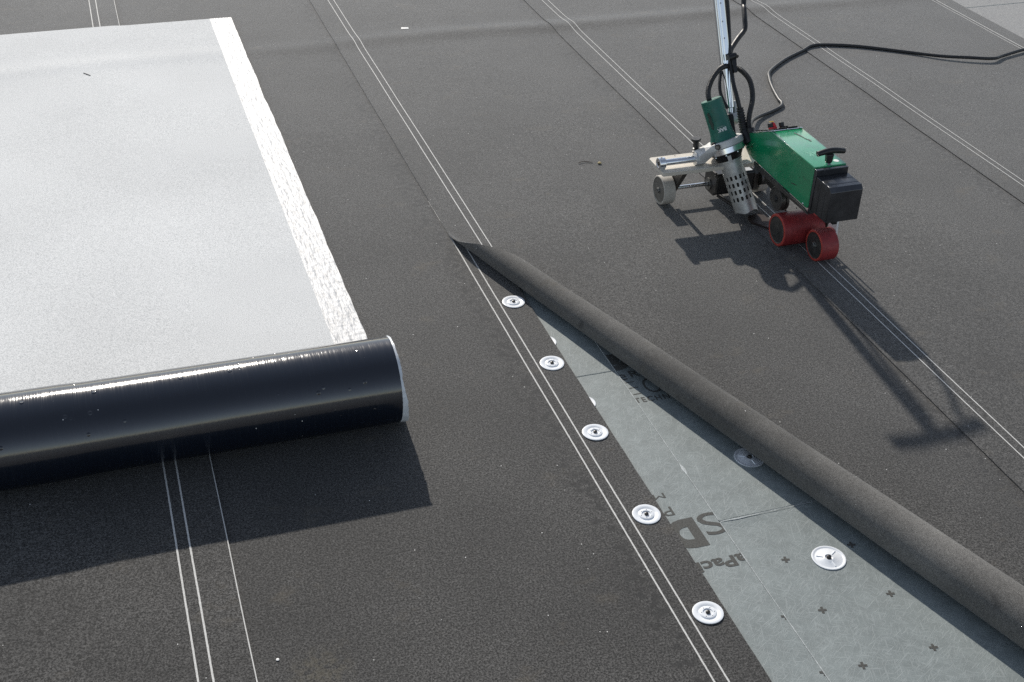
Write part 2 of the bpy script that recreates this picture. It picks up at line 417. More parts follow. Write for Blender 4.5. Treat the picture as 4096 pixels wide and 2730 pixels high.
# ------------------------------------------------------------------ membrane sheets
Y0, Y1 = -.4, 8.0
ys = lin(Y0, 4.4, .06) + lin(4.4, 5.1, .0125)[1:] + lin(5.1, Y1, .1)[1:]
def zA(x, y): return relief(x, y) + .0038 * sstep(-.75, -.03, x)
def zB(x, y): return relief(x, y)
def edge_jit(y, s): return .0009 * noise.noise(Vector((s, y * 14, 0))) + .0005 * noise.noise(Vector((s, y * 90, 0)))
def on_top(x0):
    def z(x, y): return relief(x, y) + .0032 * (1 - sstep(x0 + .12, x0 + .80, x))
    return z
LINES = {}
def strip_line(zf, xa, width, y0, y1, parent, seed, wob=.0008, lift=.0009, fade=0.0):
    bm = NB(); v = lin(y0, y1, .009)
    L = []
    for y in v:
        c = xa + wob * noise.noise(Vector((seed, y * 3.1, 1)))
        wl = width / 2 * (1 + .35 * noise.noise(Vector((seed + 5, y * 75, 2)))); wr = width / 2 * (1 + .35 * noise.noise(Vector((seed + 9, y * 75, 2))))
        L.append((c - wl, c + wr, y))
    rows = [[bm.verts.new(Vector(zf(x, y)) if isinstance(zf(x, y), (tuple, Vector)) else Vector((x, y, zf(x, y) + lift))) for x in (a, b)] for a, b, y in L]
    for p, q in zip(rows, rows[1:]): bm.faces.new([p[0], p[1], q[1], q[0]])
    return obj('marking_and_glint_line', bm, M['chalk_and_glint'], parent, smooth=True)
def membrane(x0, x1, zf, label, seed, y0=Y0, y1=Y1):
    xs = sorted(set(lin(x0, x1, .05) + [x for k in range(20) for x in [x0 + .1 + k * .005] if x < x1]))
    bm = NB()
    def f(u, v):
        x = u + (edge_jit(v, seed) if u in (x0, x1) else 0)
        return (x, v, zf(u, v))
    sheet_grid(bm, f, xs, [y for y in lin(y0, 4.4, .03)] + lin(4.4, 5.1, .0125)[1:] + lin(5.1, y1, .06)[1:] if y1 > 5.2 else lin(y0, y1, .03))
    r = empty('membrane_sheet', (0.5 * (x0 + x1), 3.0, 0), label, 'roofing sheet', 'black membrane sheets laid side by side')
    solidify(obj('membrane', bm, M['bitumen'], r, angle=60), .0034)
    return r
rA = membrane(-.90, .101, zA, 'black membrane sheet partly covered by the light grey sheet, left of the frame edge lines', 11)
strip_line(zA, -.001, .0038, Y0, Y1, rA, 1); strip_line(zA, .0255, .0038, Y0, Y1, rA, 2)
strip_line(zA, .0998, .0022, Y0, Y1, rA, 3, lift=.0005)  # thin pale strip paints the highlight along the sheet's right edge
rB = membrane(.03, .996, zB, 'black membrane sheet with five small white discs along its right edge', 12)
strip_line(zB, .894, .0035, Y0, 3.35, rB, 4); strip_line(zB, .920, .0035, Y0, 3.2, rB, 5)
zD = on_top(1.788); rD = membrane(1.788, 2.80, zD, 'black membrane sheet running under the green welding machine to its right', 13)
strip_line(zD, 1.863, .0030, Y0, Y1, rD, 6); strip_line(zD, 1.888, .0030, Y0, Y1, rD, 7)
zE = on_top(2.685); rE = membrane(2.685, 3.655, zE, 'black membrane sheet at far right beside the bare light grey boards', 14)
strip_line(zE, 2.760, .0030, Y0, Y1, rE, 8); strip_line(zE, 2.7835, .0030, Y0, Y1, rE, 9)
strip_line(zE, 3.563, .0030, Y0, Y1, rE, 10); strip_line(zE, 3.581, .0042, Y0, Y1, rE, 15)

# the peeled sheet: flat to the right of a slanting contact line, rolled up in a growing tube to the left of it
P0 = Vector((1.2785, 2.0)); DL = Vector((-.3325, 1.0)).normalized(); NL = Vector((-DL.y, DL.x))   # NL points left / towards the viewer
zC0 = on_top(.893)
def peel(u, v, off=0.0):
    q = Vector((u, v)) - P0; s = q.dot(NL)
    if s <= 0:
        return Vector((u, v, zC0(u, v) + off - .0034 * math.exp(s / .12) * sstep(3.05, 2.7, v)))
    f = Vector((u, v)) - NL * s
    R0 = max(.020, .0414 + .0102 * (2 - f.y) + .0012 * noise.noise(Vector((f.y * 4, 2, 2))))
    th = s / R0
    for _ in range(2): th = s / (R0 - .0052 * th / (2 * PI) * .5)
    r = R0 - .0052 * th / (2 * PI)
    wv = 1 + .010 * noise.noise(Vector((f.y * 9, th * 1.5, 4)))
    zb = zC0(f.x, f.y) - .0034 * sstep(3.05, 2.7, f.y)
    lat = NL * (r * wv * math.sin(th)); z = R0 - r * wv * math.cos(th)
    nrm = Vector((-NL.x * math.sin(th), -NL.y * math.sin(th), math.cos(th)))
    return Vector((f.x + lat.x, f.y + lat.y, zb + z)) + nrm * off
rC = empty('membrane_sheet', (1.5, 3.0, 0), 'black membrane sheet with its near edge peeled back into a long slanting tube', 'roofing sheet', 'black membrane sheets laid side by side')
bm = NB()
usC = lin(.893, 1.80, .0062) + lin(1.80, 1.893, .03)[1:]
vsC = lin(.25, 3.6, .022) + lin(3.6, 4.4, .06)[1:] + lin(4.4, 5.1, .0125)[1:] + lin(5.1, Y1, .1)[1:]
sheet_grid(bm, lambda u, v: peel(u + (edge_jit(v, 21) if u == .893 else 0), v), usC, vsC)
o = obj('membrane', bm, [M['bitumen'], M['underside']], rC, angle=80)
s_ = solidify(o, .0034); s_.material_offset = 1
for k, x in enumerate((.968, .992)):
    strip_line(lambda a, b: peel(a, b, .0009), x, .0031, 2.62, Y1, rC, 30 + k)

# ------------------------------------------------------------------ insulation boards
ZB = -.0068
def board(poly, top, label, mat, raise_edge=None, thick=.02, name='insulation_board'):
    x0, x1 = min(p[0] for p in poly), max(p[0] for p in poly); y0, y1 = min(p[1] for p in poly), max(p[1] for p in poly)
    cx, cy = (x0 + x1) / 2, (y0 + y1) / 2
    r = empty(name, (cx, cy, top - thick), label, 'insulation board', 'boards under the membrane')
    bm = NB()
    def f(u, v):
        z = top
        if raise_edge: z += raise_edge * math.exp(-((y1 - v) / .02) ** 2) * (.6 + .5 * noise.noise(Vector((u * 9, v, 0))))
        e = .0012 * noise.noise(Vector((u * 40, v * 40, 5)))
        return (u + (e if u in (x0, x1) else 0), v + (e if v in (y0, y1) else 0), z)
    us = lin(x0, x1, .02); vs = lin(y0, y1 - .06, .05) + lin(y1 - .06, y1, .006)[1:]
    sheet_grid(bm, f, us, vs)
    NORECALC.add('board_facing')
    o = obj('board_facing', bm, [mat, M['fleece_edge']], r, angle=50); s = solidify(o, .016); s.material_offset_rim = 1
    return r
XJ = 1.1025
bA2 = board([(.50, 2.356), (XJ - .0008, 3.56)], ZB, 'grey green board in the shaded corner under the peeled tube, beyond the cross joint', M['fleece'])
bA1 = board([(.50, 1.15), (XJ - .0008, 2.3515)], ZB, 'grey green board strip beside the white discs, printed with large upside down letters', M['fleece'])
bA0 = board([(.50, -.06), (XJ - .0008, 1.1455)], ZB, 'grey green board at the very bottom left of the open strip', M['fleece'])
bB2 = board([(XJ + .0008, 1.772), (2.30, 2.97)], ZB - .0004, 'grey green board under the tube with large upright letters and a grey metal disc', M['fleece'])
bB1 = board([(XJ + .0008, .568), (2.30, 1.7675)], ZB - .0012, 'grey green board nearest the viewer with small black crosses and the big white disc', M['fleece'], raise_edge=.0030)
board([(3.40, 2.2), (4.60, 4.529)], -.009, 'light grey bare board at the top right corner, near the cable', M['glareboard'])
board([(3.40, 4.536), (4.60, 6.9)], -.009, 'light grey bare board farthest away in the top right corner, beyond the joint', M['glareboard'])
# frayed fleece along the long joint
NORECALC.add('frayed_and_lit_edge')
for (ya, yb, par) in ((.0, 1.766, bB1), (1.773, 2.94, bB2)):
    bm = NB(); v = lin(ya, yb, .006); prev = None
    for y in v:
        wd = .0011 + .0010 * max(0, noise.noise(Vector((3, y * 30, 0)))) + (.004 * math.exp(-((y - 1.95) / .012) ** 2))
        row = [bm.verts.new((XJ - wd * .6, y, ZB + .0006)), bm.verts.new((XJ + .0002, y, ZB + .0011)), bm.verts.new((XJ + wd, y, ZB + .0006))]
        if prev:
            bm.faces.new([prev[0], prev[1], row[1], row[0]]); bm.faces.new([prev[1], prev[2], row[2], row[1]])
        prev = row
    obj('frayed_and_lit_edge', bm, M['fleece_edge'], par)

bm = NB(); prev = None  # pale strip paints the highlight on the frayed raised lip of the cross joint
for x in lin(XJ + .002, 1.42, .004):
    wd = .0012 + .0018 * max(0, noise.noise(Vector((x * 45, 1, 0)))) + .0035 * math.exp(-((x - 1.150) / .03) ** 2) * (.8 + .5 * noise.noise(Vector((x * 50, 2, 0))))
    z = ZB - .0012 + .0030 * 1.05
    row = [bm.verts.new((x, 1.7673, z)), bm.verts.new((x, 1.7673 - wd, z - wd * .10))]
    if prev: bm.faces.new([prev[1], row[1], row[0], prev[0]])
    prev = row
obj('frayed_and_lit_edge', bm, M['fleece_edge'], bB1)

# printed writing
def text_bm(s, bold=0.0, spacing=1.0):
    cu = bpy.data.curves.new('t', 'FONT'); cu.body = s; cu.size = 1.0; cu.offset = bold; cu.space_character = spacing; cu.resolution_u = 4
    to = bpy.data.objects.new('t', cu); C.objects.link(to)
    bpy.context.view_layer.update()
    me = bpy.data.meshes.new_from_object(to.evaluated_get(bpy.context.evaluated_depsgraph_get()))
    bm = NB(); bm.from_mesh(me)
    bpy.data.objects.remove(to); bpy.data.curves.remove(cu); bpy.data.meshes.remove(me)
    return bm
def fit_text(s, x0, x1, y0, y1, z, parent, rot=False, bold=0.0, clip=None, mat=None, name='printed_text', shear=0.0, spacing=1.0):
    bm = text_bm(s, bold, spacing)
    xa = min(v.co.x for v in bm.verts); xb = max(v.co.x for v in bm.verts); ya = min(v.co.y for v in bm.verts); yb = max(v.co.y for v in bm.verts)
    for v in bm.verts:
        a = (v.co.x - xa) / (xb - xa); b = (v.co.y - ya) / (yb - ya)
        if rot: a, b = 1 - a, 1 - b
        v.co = Vector((x0 + a * (x1 - x0), y0 + b * (y1 - y0) + shear * a, z))
    if clip:
        cx, keep = clip
        geom = bm.verts[:] + bm.edges[:] + bm.faces[:]
        bmesh.ops.bisect_plane(bm, geom=geom, plane_co=(cx, 0, 0), plane_no=(1 if keep == 'left' else -1, 0, 0), clear_outer=True)
    for f in bm.faces:
        if f.normal.z < 0: f.normal_flip()
    bm.normal_update()
    return obj(name, bm, mat or M['ink'], parent, smooth=False)
zt = ZB + .0005
CL = (XJ - .0012, 'left'); CR = (XJ + .003, 'right')
fit_text('S', 1.058, 1.112, 1.733, 1.802, zt, bA1, True, .0, CL)
fit_text('D', .982, 1.052, 1.708, 1.798, zt, bA1, True, .075, CL)
fit_text('aPaci', .9975, 1.109, 1.636, 1.668, zt, bA1, True, .028, CL)
fit_text('P', .9995, 1.0215, 1.815, 1.843, zt, bA1, True, .0, CL)
fit_text('M', .9985, 1.0255, 1.872, 1.889, zt, bA1, True, .0, CL)
zu = ZB + .0001
fit_text('B', 1.078, 1.146, 2.352, 2.425, zu, bB2, False, .085, CR)
fit_text('R', 1.131, 1.156, 2.315, 2.342, zu, bB2, False, .012, CR)
fit_text('e', 1.098, 1.120, 2.309, 2.333, zu, bB2, False, .0, CR)
fit_text('O', 1.145, 1.188, 2.240, 2.302, zu, bB2, False, -.012, CR)
for k, (yy, xx) in enumerate(((2.297, 1.130), (2.273, 1.131), (2.2465, 1.128))):
    fit_text('-', 1.107, xx, yy - .0014, yy + .0014, zu, bB2, False, .0, CR)
fit_text('TECHNO', 1.100, 1.212, 2.212, 2.232, zu, bB2, False, .02, CR, spacing=1.25, shear=-.006)
# small crosses
def cross(x, y, z, parent, clip=None, rot=-.22, s=.0088):
    bm = NB(); w_ = .0027
    P = [(-s, -w_), (-w_, -w_), (-w_, -s), (w_, -s), (w_, -w_), (s, -w_), (s, w_), (w_, w_), (w_, s), (-w_, s), (-w_, w_), (-s, w_)]
    c, n_ = math.cos(rot), math.sin(rot)
    vs = [bm.verts.new((x + a * c - b * n_, y + a * n_ + b * c, z)) for a, b in P]
    for f in ((0, 1, 10, 11), (2, 3, 4, 1), (4, 5, 6, 7), (7, 8, 9, 10), (1, 4, 7, 10)): bm.faces.new([vs[i] for i in f])
    if clip: bmesh.ops.bisect_plane(bm, geom=bm.verts[:] + bm.edges[:] + bm.faces[:], plane_co=(clip[0], 0, 0), plane_no=(1 if clip[1] == 'left' else -1, 0, 0), clear_outer=True)
    bm.normal_update()
    obj('printed_cross', bm, M['ink'], parent, smooth=False)
zc = ZB - .0012 + .0005
for y in (1.624, 1.4755, 1.327, 1.178, 1.03):
    for x in (1.1825, 1.337, 1.4905, 1.645, 1.80):
        if x - 1.18 < (1.62 - y) * .35 + .24: cross(x, y, zc, bB1)
for y in (1.481, 1.333): cross(1.1035, y, zt, bA1, CL)

# ------------------------------------------------------------------ fastener discs
def small_disc(loc, label, group, z=None):
    r = empty('fastener_plate', loc, label, 'fastener disc', group)
    L = Vector(loc); bm = NB()
    lathe(bm, L, (0, 0, 1), [(0.0002, 0), (.0002, .0300), (.0009, .0307), (.0021, .0303), (.0024, .0292), (.0022, .0205), (.0008, .0190), (.0007, .0180), (.0024, .0165),
                             (.0030, .0150), (.0029, .0100), (.0012, .0088), (.0010, .0060), (.0010, 0)], 56)
    obj('plate', bm, M['disc'], r, angle=50)
    bm = NB(); lathe(bm, L, (0, 0, 1), [(.0009, .0046), (.0040, .0044), (.0052, .0036), (.0058, .0018), (.0060, .0)], 20)
    obj('screw_plug', bm, M['screw'], r)
    bm = NB()
    for k in range(6):
        a = k * PI / 3 + .35; c = L + Vector((math.cos(a) * .0128, math.sin(a) * .0128, .0030))
        lathe(bm, c, (0, 0, 1), [(.0, 0), (.0002, .0010), (.0004, 0)], 8)
    obj('spike_holes', bm, M['hole'], r)
    return r
def dup(root, loc, label, group=None):
    r = root.copy(); C.objects.link(r); r.location = loc; r['label'] = label
    if group: r['group'] = group
    for ch in list(root.children):
        c = ch.copy(); C.objects.link(c); c.parent = r; c.matrix_parent_inverse = ch.matrix_parent_inverse
    return r
g1 = 'small white fastener discs along the membrane edge'
YD = (2.720, 2.417, 2.123, 1.826, 1.527)
LB = ('small white fastener disc closest to the tip of the peeled tube',
      'small white fastener disc second from the tube tip in the row of five',
      'small white fastener disc in the middle of the row of five along the membrane edge',
      'small white fastener disc beside the large printed letters, fourth from the tube tip',
      'small white fastener disc nearest the bottom of the picture, last of the row of five')
d0 = small_disc((.958, YD[0], zB(.958, YD[0]) + .0002), LB[0], g1)
for y, lb, rz in zip(YD[1:], LB[1:], (.5, 1.1, 1.9, 2.6)):
    d = dup(d0, (.9583, y, zB(.9583, y) + .0005), lb); d.rotation_euler = (.012 * math.sin(rz * 3), .014 * math.cos(rz * 5), rz)
def flat_disc(loc, label, R=.0355, mat='disc', grp=None, thick=1.0):
    r = empty('fastener_plate', loc, label, 'fastener disc', grp); L = Vector(loc); k_ = R / .0355; t = thick
    bm = NB()
    prof = [(0.0, .0350), (.0008, .0355), (.0018, .0352), (.0021, .0344), (.0019, .0315), (.0008, .0300), (.0006, .0285), (.0012, .0270), (.0013, .0125), (.0030, .0105), (.0031, .0085), (.0014, .0070), (.0012, 0)]
    lathe(bm, L, (0, 0, 1), [(z * t, q * k_) for z, q in prof], 64)
    obj('plate', bm, M[mat], r, angle=50)
    bm = NB()
    for q in range(3):
        a = q * 2 * PI / 3 + .55; d_ = Vector((math.cos(a), math.sin(a), 0)); n_ = Vector((-d_.y, d_.x, 0))
        hull(bm, [L + d_ * u + n_ * s + Vector((0, 0, z)) for u in (.0115, .0260) for s, z in ((-.0018, .0011), (.0018, .0011), (-.0007, .0026), (.0007, .0026))])
    obj('pressed_ribs', bm, M[mat], r, angle=25)
    bm = NB(); lathe(bm, L, (0, 0, 1), [(.0012, .0052), (.0046, .0050), (.0062, .0040), (.0068, .002), (.0070, .0)], 20)
    obj('screw_plug', bm, M['screw'], r)
    return r
flat_disc((1.2705, 1.602, ZB - .0010), 'large white fastener disc with three ribs lying on the board with small crosses')
flat_disc((1.266, 1.946, ZB - .0002), 'large grey metal fastener disc half hidden under the peeled tube', mat='galv')
def slim_disc(loc, label):
    bm = NB(); L = Vector(loc)
    lathe(bm, L, (0, 0, 1), [(0, 0), (0, .030), (.0008, .0306), (.0016, .0302), (.0018, .029), (.0012, .0265), (.0010, .010), (.0010, 0)], 48)
    tag(obj('fastener_plate', bm, M['disc'], None, origin=L), label, 'fastener disc', 'fastener discs almost hidden under the membrane edge')
slim_disc((.9765, 2.522, ZB + .0002), 'white disc sliver under the membrane edge, between farthest and second small discs')
slim_disc((.9762, 2.246, ZB + .0002), 'white disc sliver under the membrane edge, between second and middle small discs')

# ------------------------------------------------------------------ the new light sheet and its roll
RW = empty('membrane_roll', (.045, 3.6, 0), 'new light grey membrane rolled out from a thick glossy black roll', 'membrane roll')
YC, RR = 2.325, .1015
def zN(x, y): return relief(x, y) + .0058 + .0035 * sstep(-.02, .03, .101 - x)
ysN = lin(YC, 4.4, .025) + lin(4.4, 5.05, .0125)[1:] + lin(5.05, 5.139, .03)[1:]
bm = NB(); sheet_grid(bm, lambda u, v: (u, v + (0.0012 * noise.noise(Vector((u * 30, 0, 0))) if v == ysN[-1] else 0), zN(u, v)), lin(-.455, .455, .035), ysN)
solidify(obj('exposed_surface', bm, [M['slate'], M['blackp']], RW, angle=60), .0042)
def foil_z(u, v):
    e = (u - .455) / .09
    cr = .0008 * noise.noise(Vector((u * 120, v * 26, 1))) + .0007 * noise.noise(Vector((u * 40, v * 90, 4)))
    lift = .0022 * sstep(.75, 1.0, e) * (noise.noise(Vector((7, v * 12, 0))) + .3)
    step = -.0012
    return zN(u, v) + step + cr * sstep(0, .08, e) + lift
def foil_x(u, v):
    e = sstep(.80, 1.0, (u - .455) / .09)
    return u + e * (.0045 * noise.noise(Vector((1, v * 5, 0))) + .0022 * noise.noise(Vector((2, v * 17, 0))) + .0002 * noise.noise(Vector((2, v * 60, 0)))) + (.0006 * noise.noise(Vector((9, v * 60, 0))) if u == .455 else 0)
bm = NB(); sheet_grid(bm, lambda u, v: (foil_x(u, v), v, foil_z(u, v)), lin(.455, .541, .0024), lin(YC, 5.142, .0045))
solidify(obj('selvage_film', bm, M['foil'], RW, angle=80), .0018)
# wound roll (spiral), x from -.455 to .532
xe0, xe1 = -.455, .530
bm = NB(); T = 9 * 2 * PI; n_th = 9 * 72
ths = [T * i / n_th for i in range(n_th + 1)]
xsR = [xe0, -.30, -.19, -.14, 0.0, .10, .2, .3, .4, .5, xe1]
def roll_pt(x, th):
    r = RR - .0047 * th / (2 * PI)
    r += .0030 * (1 - sstep(-.21, -.12, x)) + .0007 * noise.noise(Vector((x * 7, math.cos(th) * 2, math.sin(th) * 2)))
    return (x, YC - .0079 * x * 1.0 - r * math.sin(th), RR + .0022 - r * math.cos(th))
sheet_grid(bm, lambda x, th: roll_pt(x, th), xsR, ths)
solidify(obj('wound_roll', bm, [M['blackfilm'], M['blackfilm']], RW, angle=80), .0040, offset=1 if False else -1)
# loose film edge standing out at the right end of the roll
bm = NB()
def film_pt(s, th):
    w1 = .0050 + .0150 * (1 - sstep(.3, 2.5, th)) + .0035 * noise.noise(Vector((th * 2.2, 0, 3))) + .0018 * noise.noise(Vector((th * 9, 0, 8)))
    if th > PI * 1.1: w1 = .005
    r = RR + .0006 - .0047 * min(th, 6.28) / (2 * PI) * 1.0 + s * .0012 * noise.noise(Vector((th * 6, s * 3, 0)))
    x = xe1 - .002 + s * w1
    return (x, YC - .0079 * x - r * math.sin(th), RR + .0022 - r * math.cos(th))
sheet_grid(bm, film_pt, [i / 5 for i in range(6)], [.12 + i * .045 for i in range(120)])
solidify(obj('roll_edge_film', bm, M['film'], RW, angle=80), .0012)

# ------------------------------------------------------------------ hot air welding machine
W = empty('welding_machine', (1.88, 3.0, 0), 'green hot air seam welding machine on red and white wheels with a tall chrome pole', 'welding machine')
BX0, BX1 = 1.893, 1.998
HS, RS = .951, .977     # housing group, rear plate group
CAM_SCALE = cam_scale(HS)
side = [(3.216, .169), (3.082, .231), (2.8255, .231), (2.8235, .108), (2.829, .099), (2.838, .097), (3.200, .103), (3.236, .140), (3.238, .147)]
bm = NB(); prism_x(bm, side, BX0, BX1); housing = obj('housing', bm, M['green'], W, bevel=.0018)
# control panel on the sloping back, rail, switches
u_ = Vector((0, .134, -.062)).normalized(); n_ = Vector((0, .062, .134)).normalized()
pc = Vector((0, 3.082, .231))
def panel_pt(x, t, h): return Vector((x, 0, 0)) + Vector((0, pc.y, pc.z)) + u_ * t + n_ * h
bm = NB(); hull(bm, [panel_pt(x, t, h) for x in (BX0 - .001, BX1 + .001) for t in (-.001, .149) for h in (.0005, .0028)])
obj('control_panel', bm, M['polished'], housing, bevel=.0006)
bm = NB(); hull(bm, [panel_pt(x, t, h) for x in (BX0 + .012, BX1 - .010) for t in (.010, .125) for h in (.0029, .0062)])
obj('panel_plate', bm, M['blackp'], housing, bevel=.0008)
bm = NB()
for x in [BX0 + .035 + k * .0045 for k in range(13)]: hull(bm, [panel_pt(x + dx, t, h) for dx in (0, .0022) for t in (.004, .02) for h in (.0060, .0085)])
obj('panel_ribs', bm, M['blackp'], housing)
def knob(x, t, with_red):
    bm = NB(); c = panel_pt(x, t, .006)
    cyl(bm, c, c + n_ * .006, .013, 28)
    k = obj('rotary_switch', bm, M['redplastic'] if with_red else M['blackp'], housing, bevel=.001)
    bm = NB(); hull(bm, [panel_pt(x + a, t + b, h) for a, b in ((-.014, -.006), (-.014, .006), (-.002, .006), (-.002, -.006)) for h in (.011, .024)])
    obj('switch_grip', bm, M['blackp'], k, bevel=.001)
    if with_red:
        bm = NB(); hull(bm, [panel_pt(x + a, t + b, h) for a, b, h in ((-.001, -.006, .012), (-.001, .006, .012), (.012, -.005, .010), (.012, .005, .010), (-.001, -.005, .027), (-.001, .005, .027), (.006, -.005, .024), (.006, .005, .024))])
        obj('red_wing', bm, M['redplastic'], k, bevel=.001)
        bm = NB(); hull(bm, [panel_pt(x + a, t + b, h) for a in (-.009, .004) for b in (-.004, .006) for h in (.0275, .0300)])
        obj('yellow_cap', bm, M['yellow'], k, bevel=.0008)
knob(1.920, .040, True); knob(1.958, .040, False)
# housing screws, stickers, scratch
def screw(p, axis, r, par, mat='polished', L=.002, name='screw'):
    bm = NB(); a = Vector(axis).normalized(); lathe(bm, p, a, [(0, r), (L * .6, r), (L, r * .7), (L, 0)], 14); return obj(name, bm, M[mat], par)
for y, z in ((3.106, .100), (2.852, .1025)): screw((BX0 - .0002, y, z), (-1, 0, 0), .0036, housing)
screw((BX0 - .0002, 3.181, .139), (-1, 0, 0), .003, housing, 'soot')
screw((1.978, 2.850, .2311), (0, 0, 1), .0085, housing, 'white_ink', .0005, 'round_sticker')
for (x, y) in ((1.900, 3.076), (1.990, 3.078), (1.945, 3.078)): screw((x, y, .2345), (0, 0, 1), .0022, housing)
bm = NB(); random.seed(3)
for k in range(9):
    x = 1.957 + .0022 * k + random.uniform(-.001, .001); y = 3.052 - .0075 * k
    hull(bm, [(x + a, y + b, .23125 + c) for a in (-.0022, .0022 + .001 * math.sin(k)) for b in (-.004, .005) for c in (0, .0002)])
obj('scratch', bm, M['scr'], housing)
for k in range(12):
    bm = NB(); y = random.uniform(2.86, 3.08); z = random.uniform(.112, .20); q = random.uniform(.0005, .0013)
    hull(bm, [(BX0 - c, y + a * q, z + b * q) for a, b in ((-1, -1), (1, -1), (1.3, 1), (-1, 1.2)) for c in (.0001, .0003)])
    obj('tar_fleck', bm, M['hole'], housing)
bm = NB(); hull(bm, [(BX0 - c, y, z) for y, z in ((2.935, .1300), (2.902, .1372), (2.898, .1392), (2.912, .1382), (2.931, .1332)) for c in (.0001, .0003)])
obj('tar_smear', bm, M['hole'], housing)
fit_text('BAK', 1.915, 1.965, 2.895, 2.925, .2312, housing, True, .03, None, M['pale_ink'], 'faded_lettering')
# chassis
bm = NB(); prism_x(bm, [(3.150, .1025), (3.140, .084), (2.8115, .0875), (2.838, .0965)], 1.8865, 1.8925)
prism_x(bm, [(3.150, .1025), (3.140, .084), (2.8115, .0875), (2.838, .0965)], 1.9925, 1.9975)
ch = obj('chassis_plate', bm, M['darksteel'], W, bevel=.0006)
for y, z in ((3.12, .092), (3.06, .090), (2.96, .088), (2.87, .080)): screw((1.8866, y, z), (-1, 0, 0), .0026, ch, 'darksteel')
# front plate and ballast blocks
bm = NB(); box(bm, BX0 + .0005, BX1 - .0005, 2.8115, 2.8232, .0885, .2275); obj('front_plate', bm, M['black'], W, bevel=.0012)
for k, (ya, yb) in enumerate(((2.783, 2.8108), (2.7545, 2.7823), (2.7265, 2.7538))):
    bm = NB()
    if k < 2: prism_x(bm, [(ya, .101), (yb, .101), (yb, .2085), (ya, .2085)], 1.8955 , 1.999)
    else: prism_x(bm, [(ya, .101), (yb, .101), (yb, .2085), (ya + .010, .2085), (ya, .1965)], 1.8955, 1.999)
    obj('ballast_plate', bm, M['black'], W, bevel=.0012)
bm = NB(); box(bm, 1.925, 1.940, 2.735, 2.775, .088, .1005); obj('ballast_bolt', bm, M['blackp'], W, bevel=.001)
# T handle
bm = NB(); lathe(bm, (1.944, 2.838, .2312), (0, 0, 1), [(0, 0), (0, .0085), (.0045, .0085), (.0045, 0)], 24); th = obj('t_handle_nut', bm, M['polished'], W)
bm = NB()
hull(bm, [(1.9445 + a, 2.838 + b, z) for z, s in ((.2358, .0085), (.250, .0080), (.262, .012)) for a in (-s, s) for b in (-.0065, .0065)])
tg = obj('t_handle', bm, M['blackp'], W, bevel=.002)
bm = NB(); P = []
for t in [i / 10 for i in range(11)]: P.append((1.9035 + .0875 * t, 2.8385, .2655 + .006 * math.sin(PI * t)))
tube(bm, P, lambda t: .0078 + .0016 * math.sin(PI * t), 16, 2); obj('grip_bar', bm, M['blackp'], tg)
# wheels
CAM_SCALE = None
def wheel(x0, x1, y, z, R, rim, tyre, edge, hub, name='wheel', bolt=True):
    wd = x1 - x0; e = .0022; bm = NB(); q = R - .0030
    lathe(bm, (x0, y, z), (1, 0, 0), [(0.0005, rim), (0, rim + .001), (0, q), (.0008, R - .0010), (.0022, R), (wd / 2, R + .0001), (wd - .0022, R), (wd - .0008, R - .001), (wd, q), (wd, rim), (wd - .003, rim - .003)], 56)
    for f in bm.faces:
        c = f.calc_center_median()
        if c.x < x0 + .0012 or c.x > x1 - .0012: f.material_index = 1
    t = obj(name, bm, [M[tyre], M[edge]], W, angle=28)
    bm = NB(); lathe(bm, (x0, y, z), (1, 0, 0), [(.0012, 0), (.0012, rim - .003), (.0004, rim - .0015), (.0004, rim + .0004), (.004, rim + .0004), (wd - .002, rim + .0004), (wd - .002, 0)], 56)
    h = obj('rim', bm, M[hub], t, angle=28)
    if bolt:
        bm = NB(); lathe(bm, (x0 + .0012, y, z), (-1, 0, 0), [(-.001, .0125), (.0006, .0125), (.0008, .0108), (.0008, .0078), (.0042, .0075), (.0050, .0066), (.0050, .0035), (.003, .0032), (.003, 0)], 28)
        obj('axle_bolt', bm, M['steel'], t, angle=30)
    else:
        bm = NB(); lathe(bm, (x0 + .0011, y, z), (-1, 0, 0), [(0, .013), (.0004, .012), (.0004, .0070), (-.0, .0066)], 28); lathe(bm, (x0 + .0009, y, z), (-1, 0, 0), [(0, 0), (.0003, .0066), (.0004, 0)], 20)
        obj('hub_bore', bm, M['darksteel'], t)
    return t
wheel(1.854, 1.909, 2.7035, .0485, .0462, .0385, 'red', 'redrim', 'darksteel', 'press_wheel')
wheel(1.793, 1.926, 2.812, .0505, .0485, .0400, 'red', 'redrim', 'darksteel', 'drive_roller', False)
wheel(1.567, 1.606, 3.146, .0475, .0450, .0405, 'whitewheel', 'whitewheel', 'steel', 'rear_wheel')
wheel(1.890, 1.925, 3.146, .0475, .0450, .0405, 'whitewheel', 'whitewheel', 'steel', 'rear_wheel')
bm = NB(); hull(bm, [(x, y, z) for x in (1.912, 1.918) for y, z in ((2.690, .048), (2.705, .035), (2.722, .045), (2.755, .172), (2.700, .172))]); obj('wheel_bracket', bm, M['whitebr'], W, bevel=.0005)
bm = NB(); cyl(bm, (1.856, 2.7035, .0485), (1.931, 2.7035, .0485), .005); obj('front_axle', bm, M['darksteel'], W)
bm = NB(); cyl(bm, (1.80, 2.812, .0505), (1.933, 2.812, .0505), .008); obj('drive_axle', bm, M['darksteel'], W)
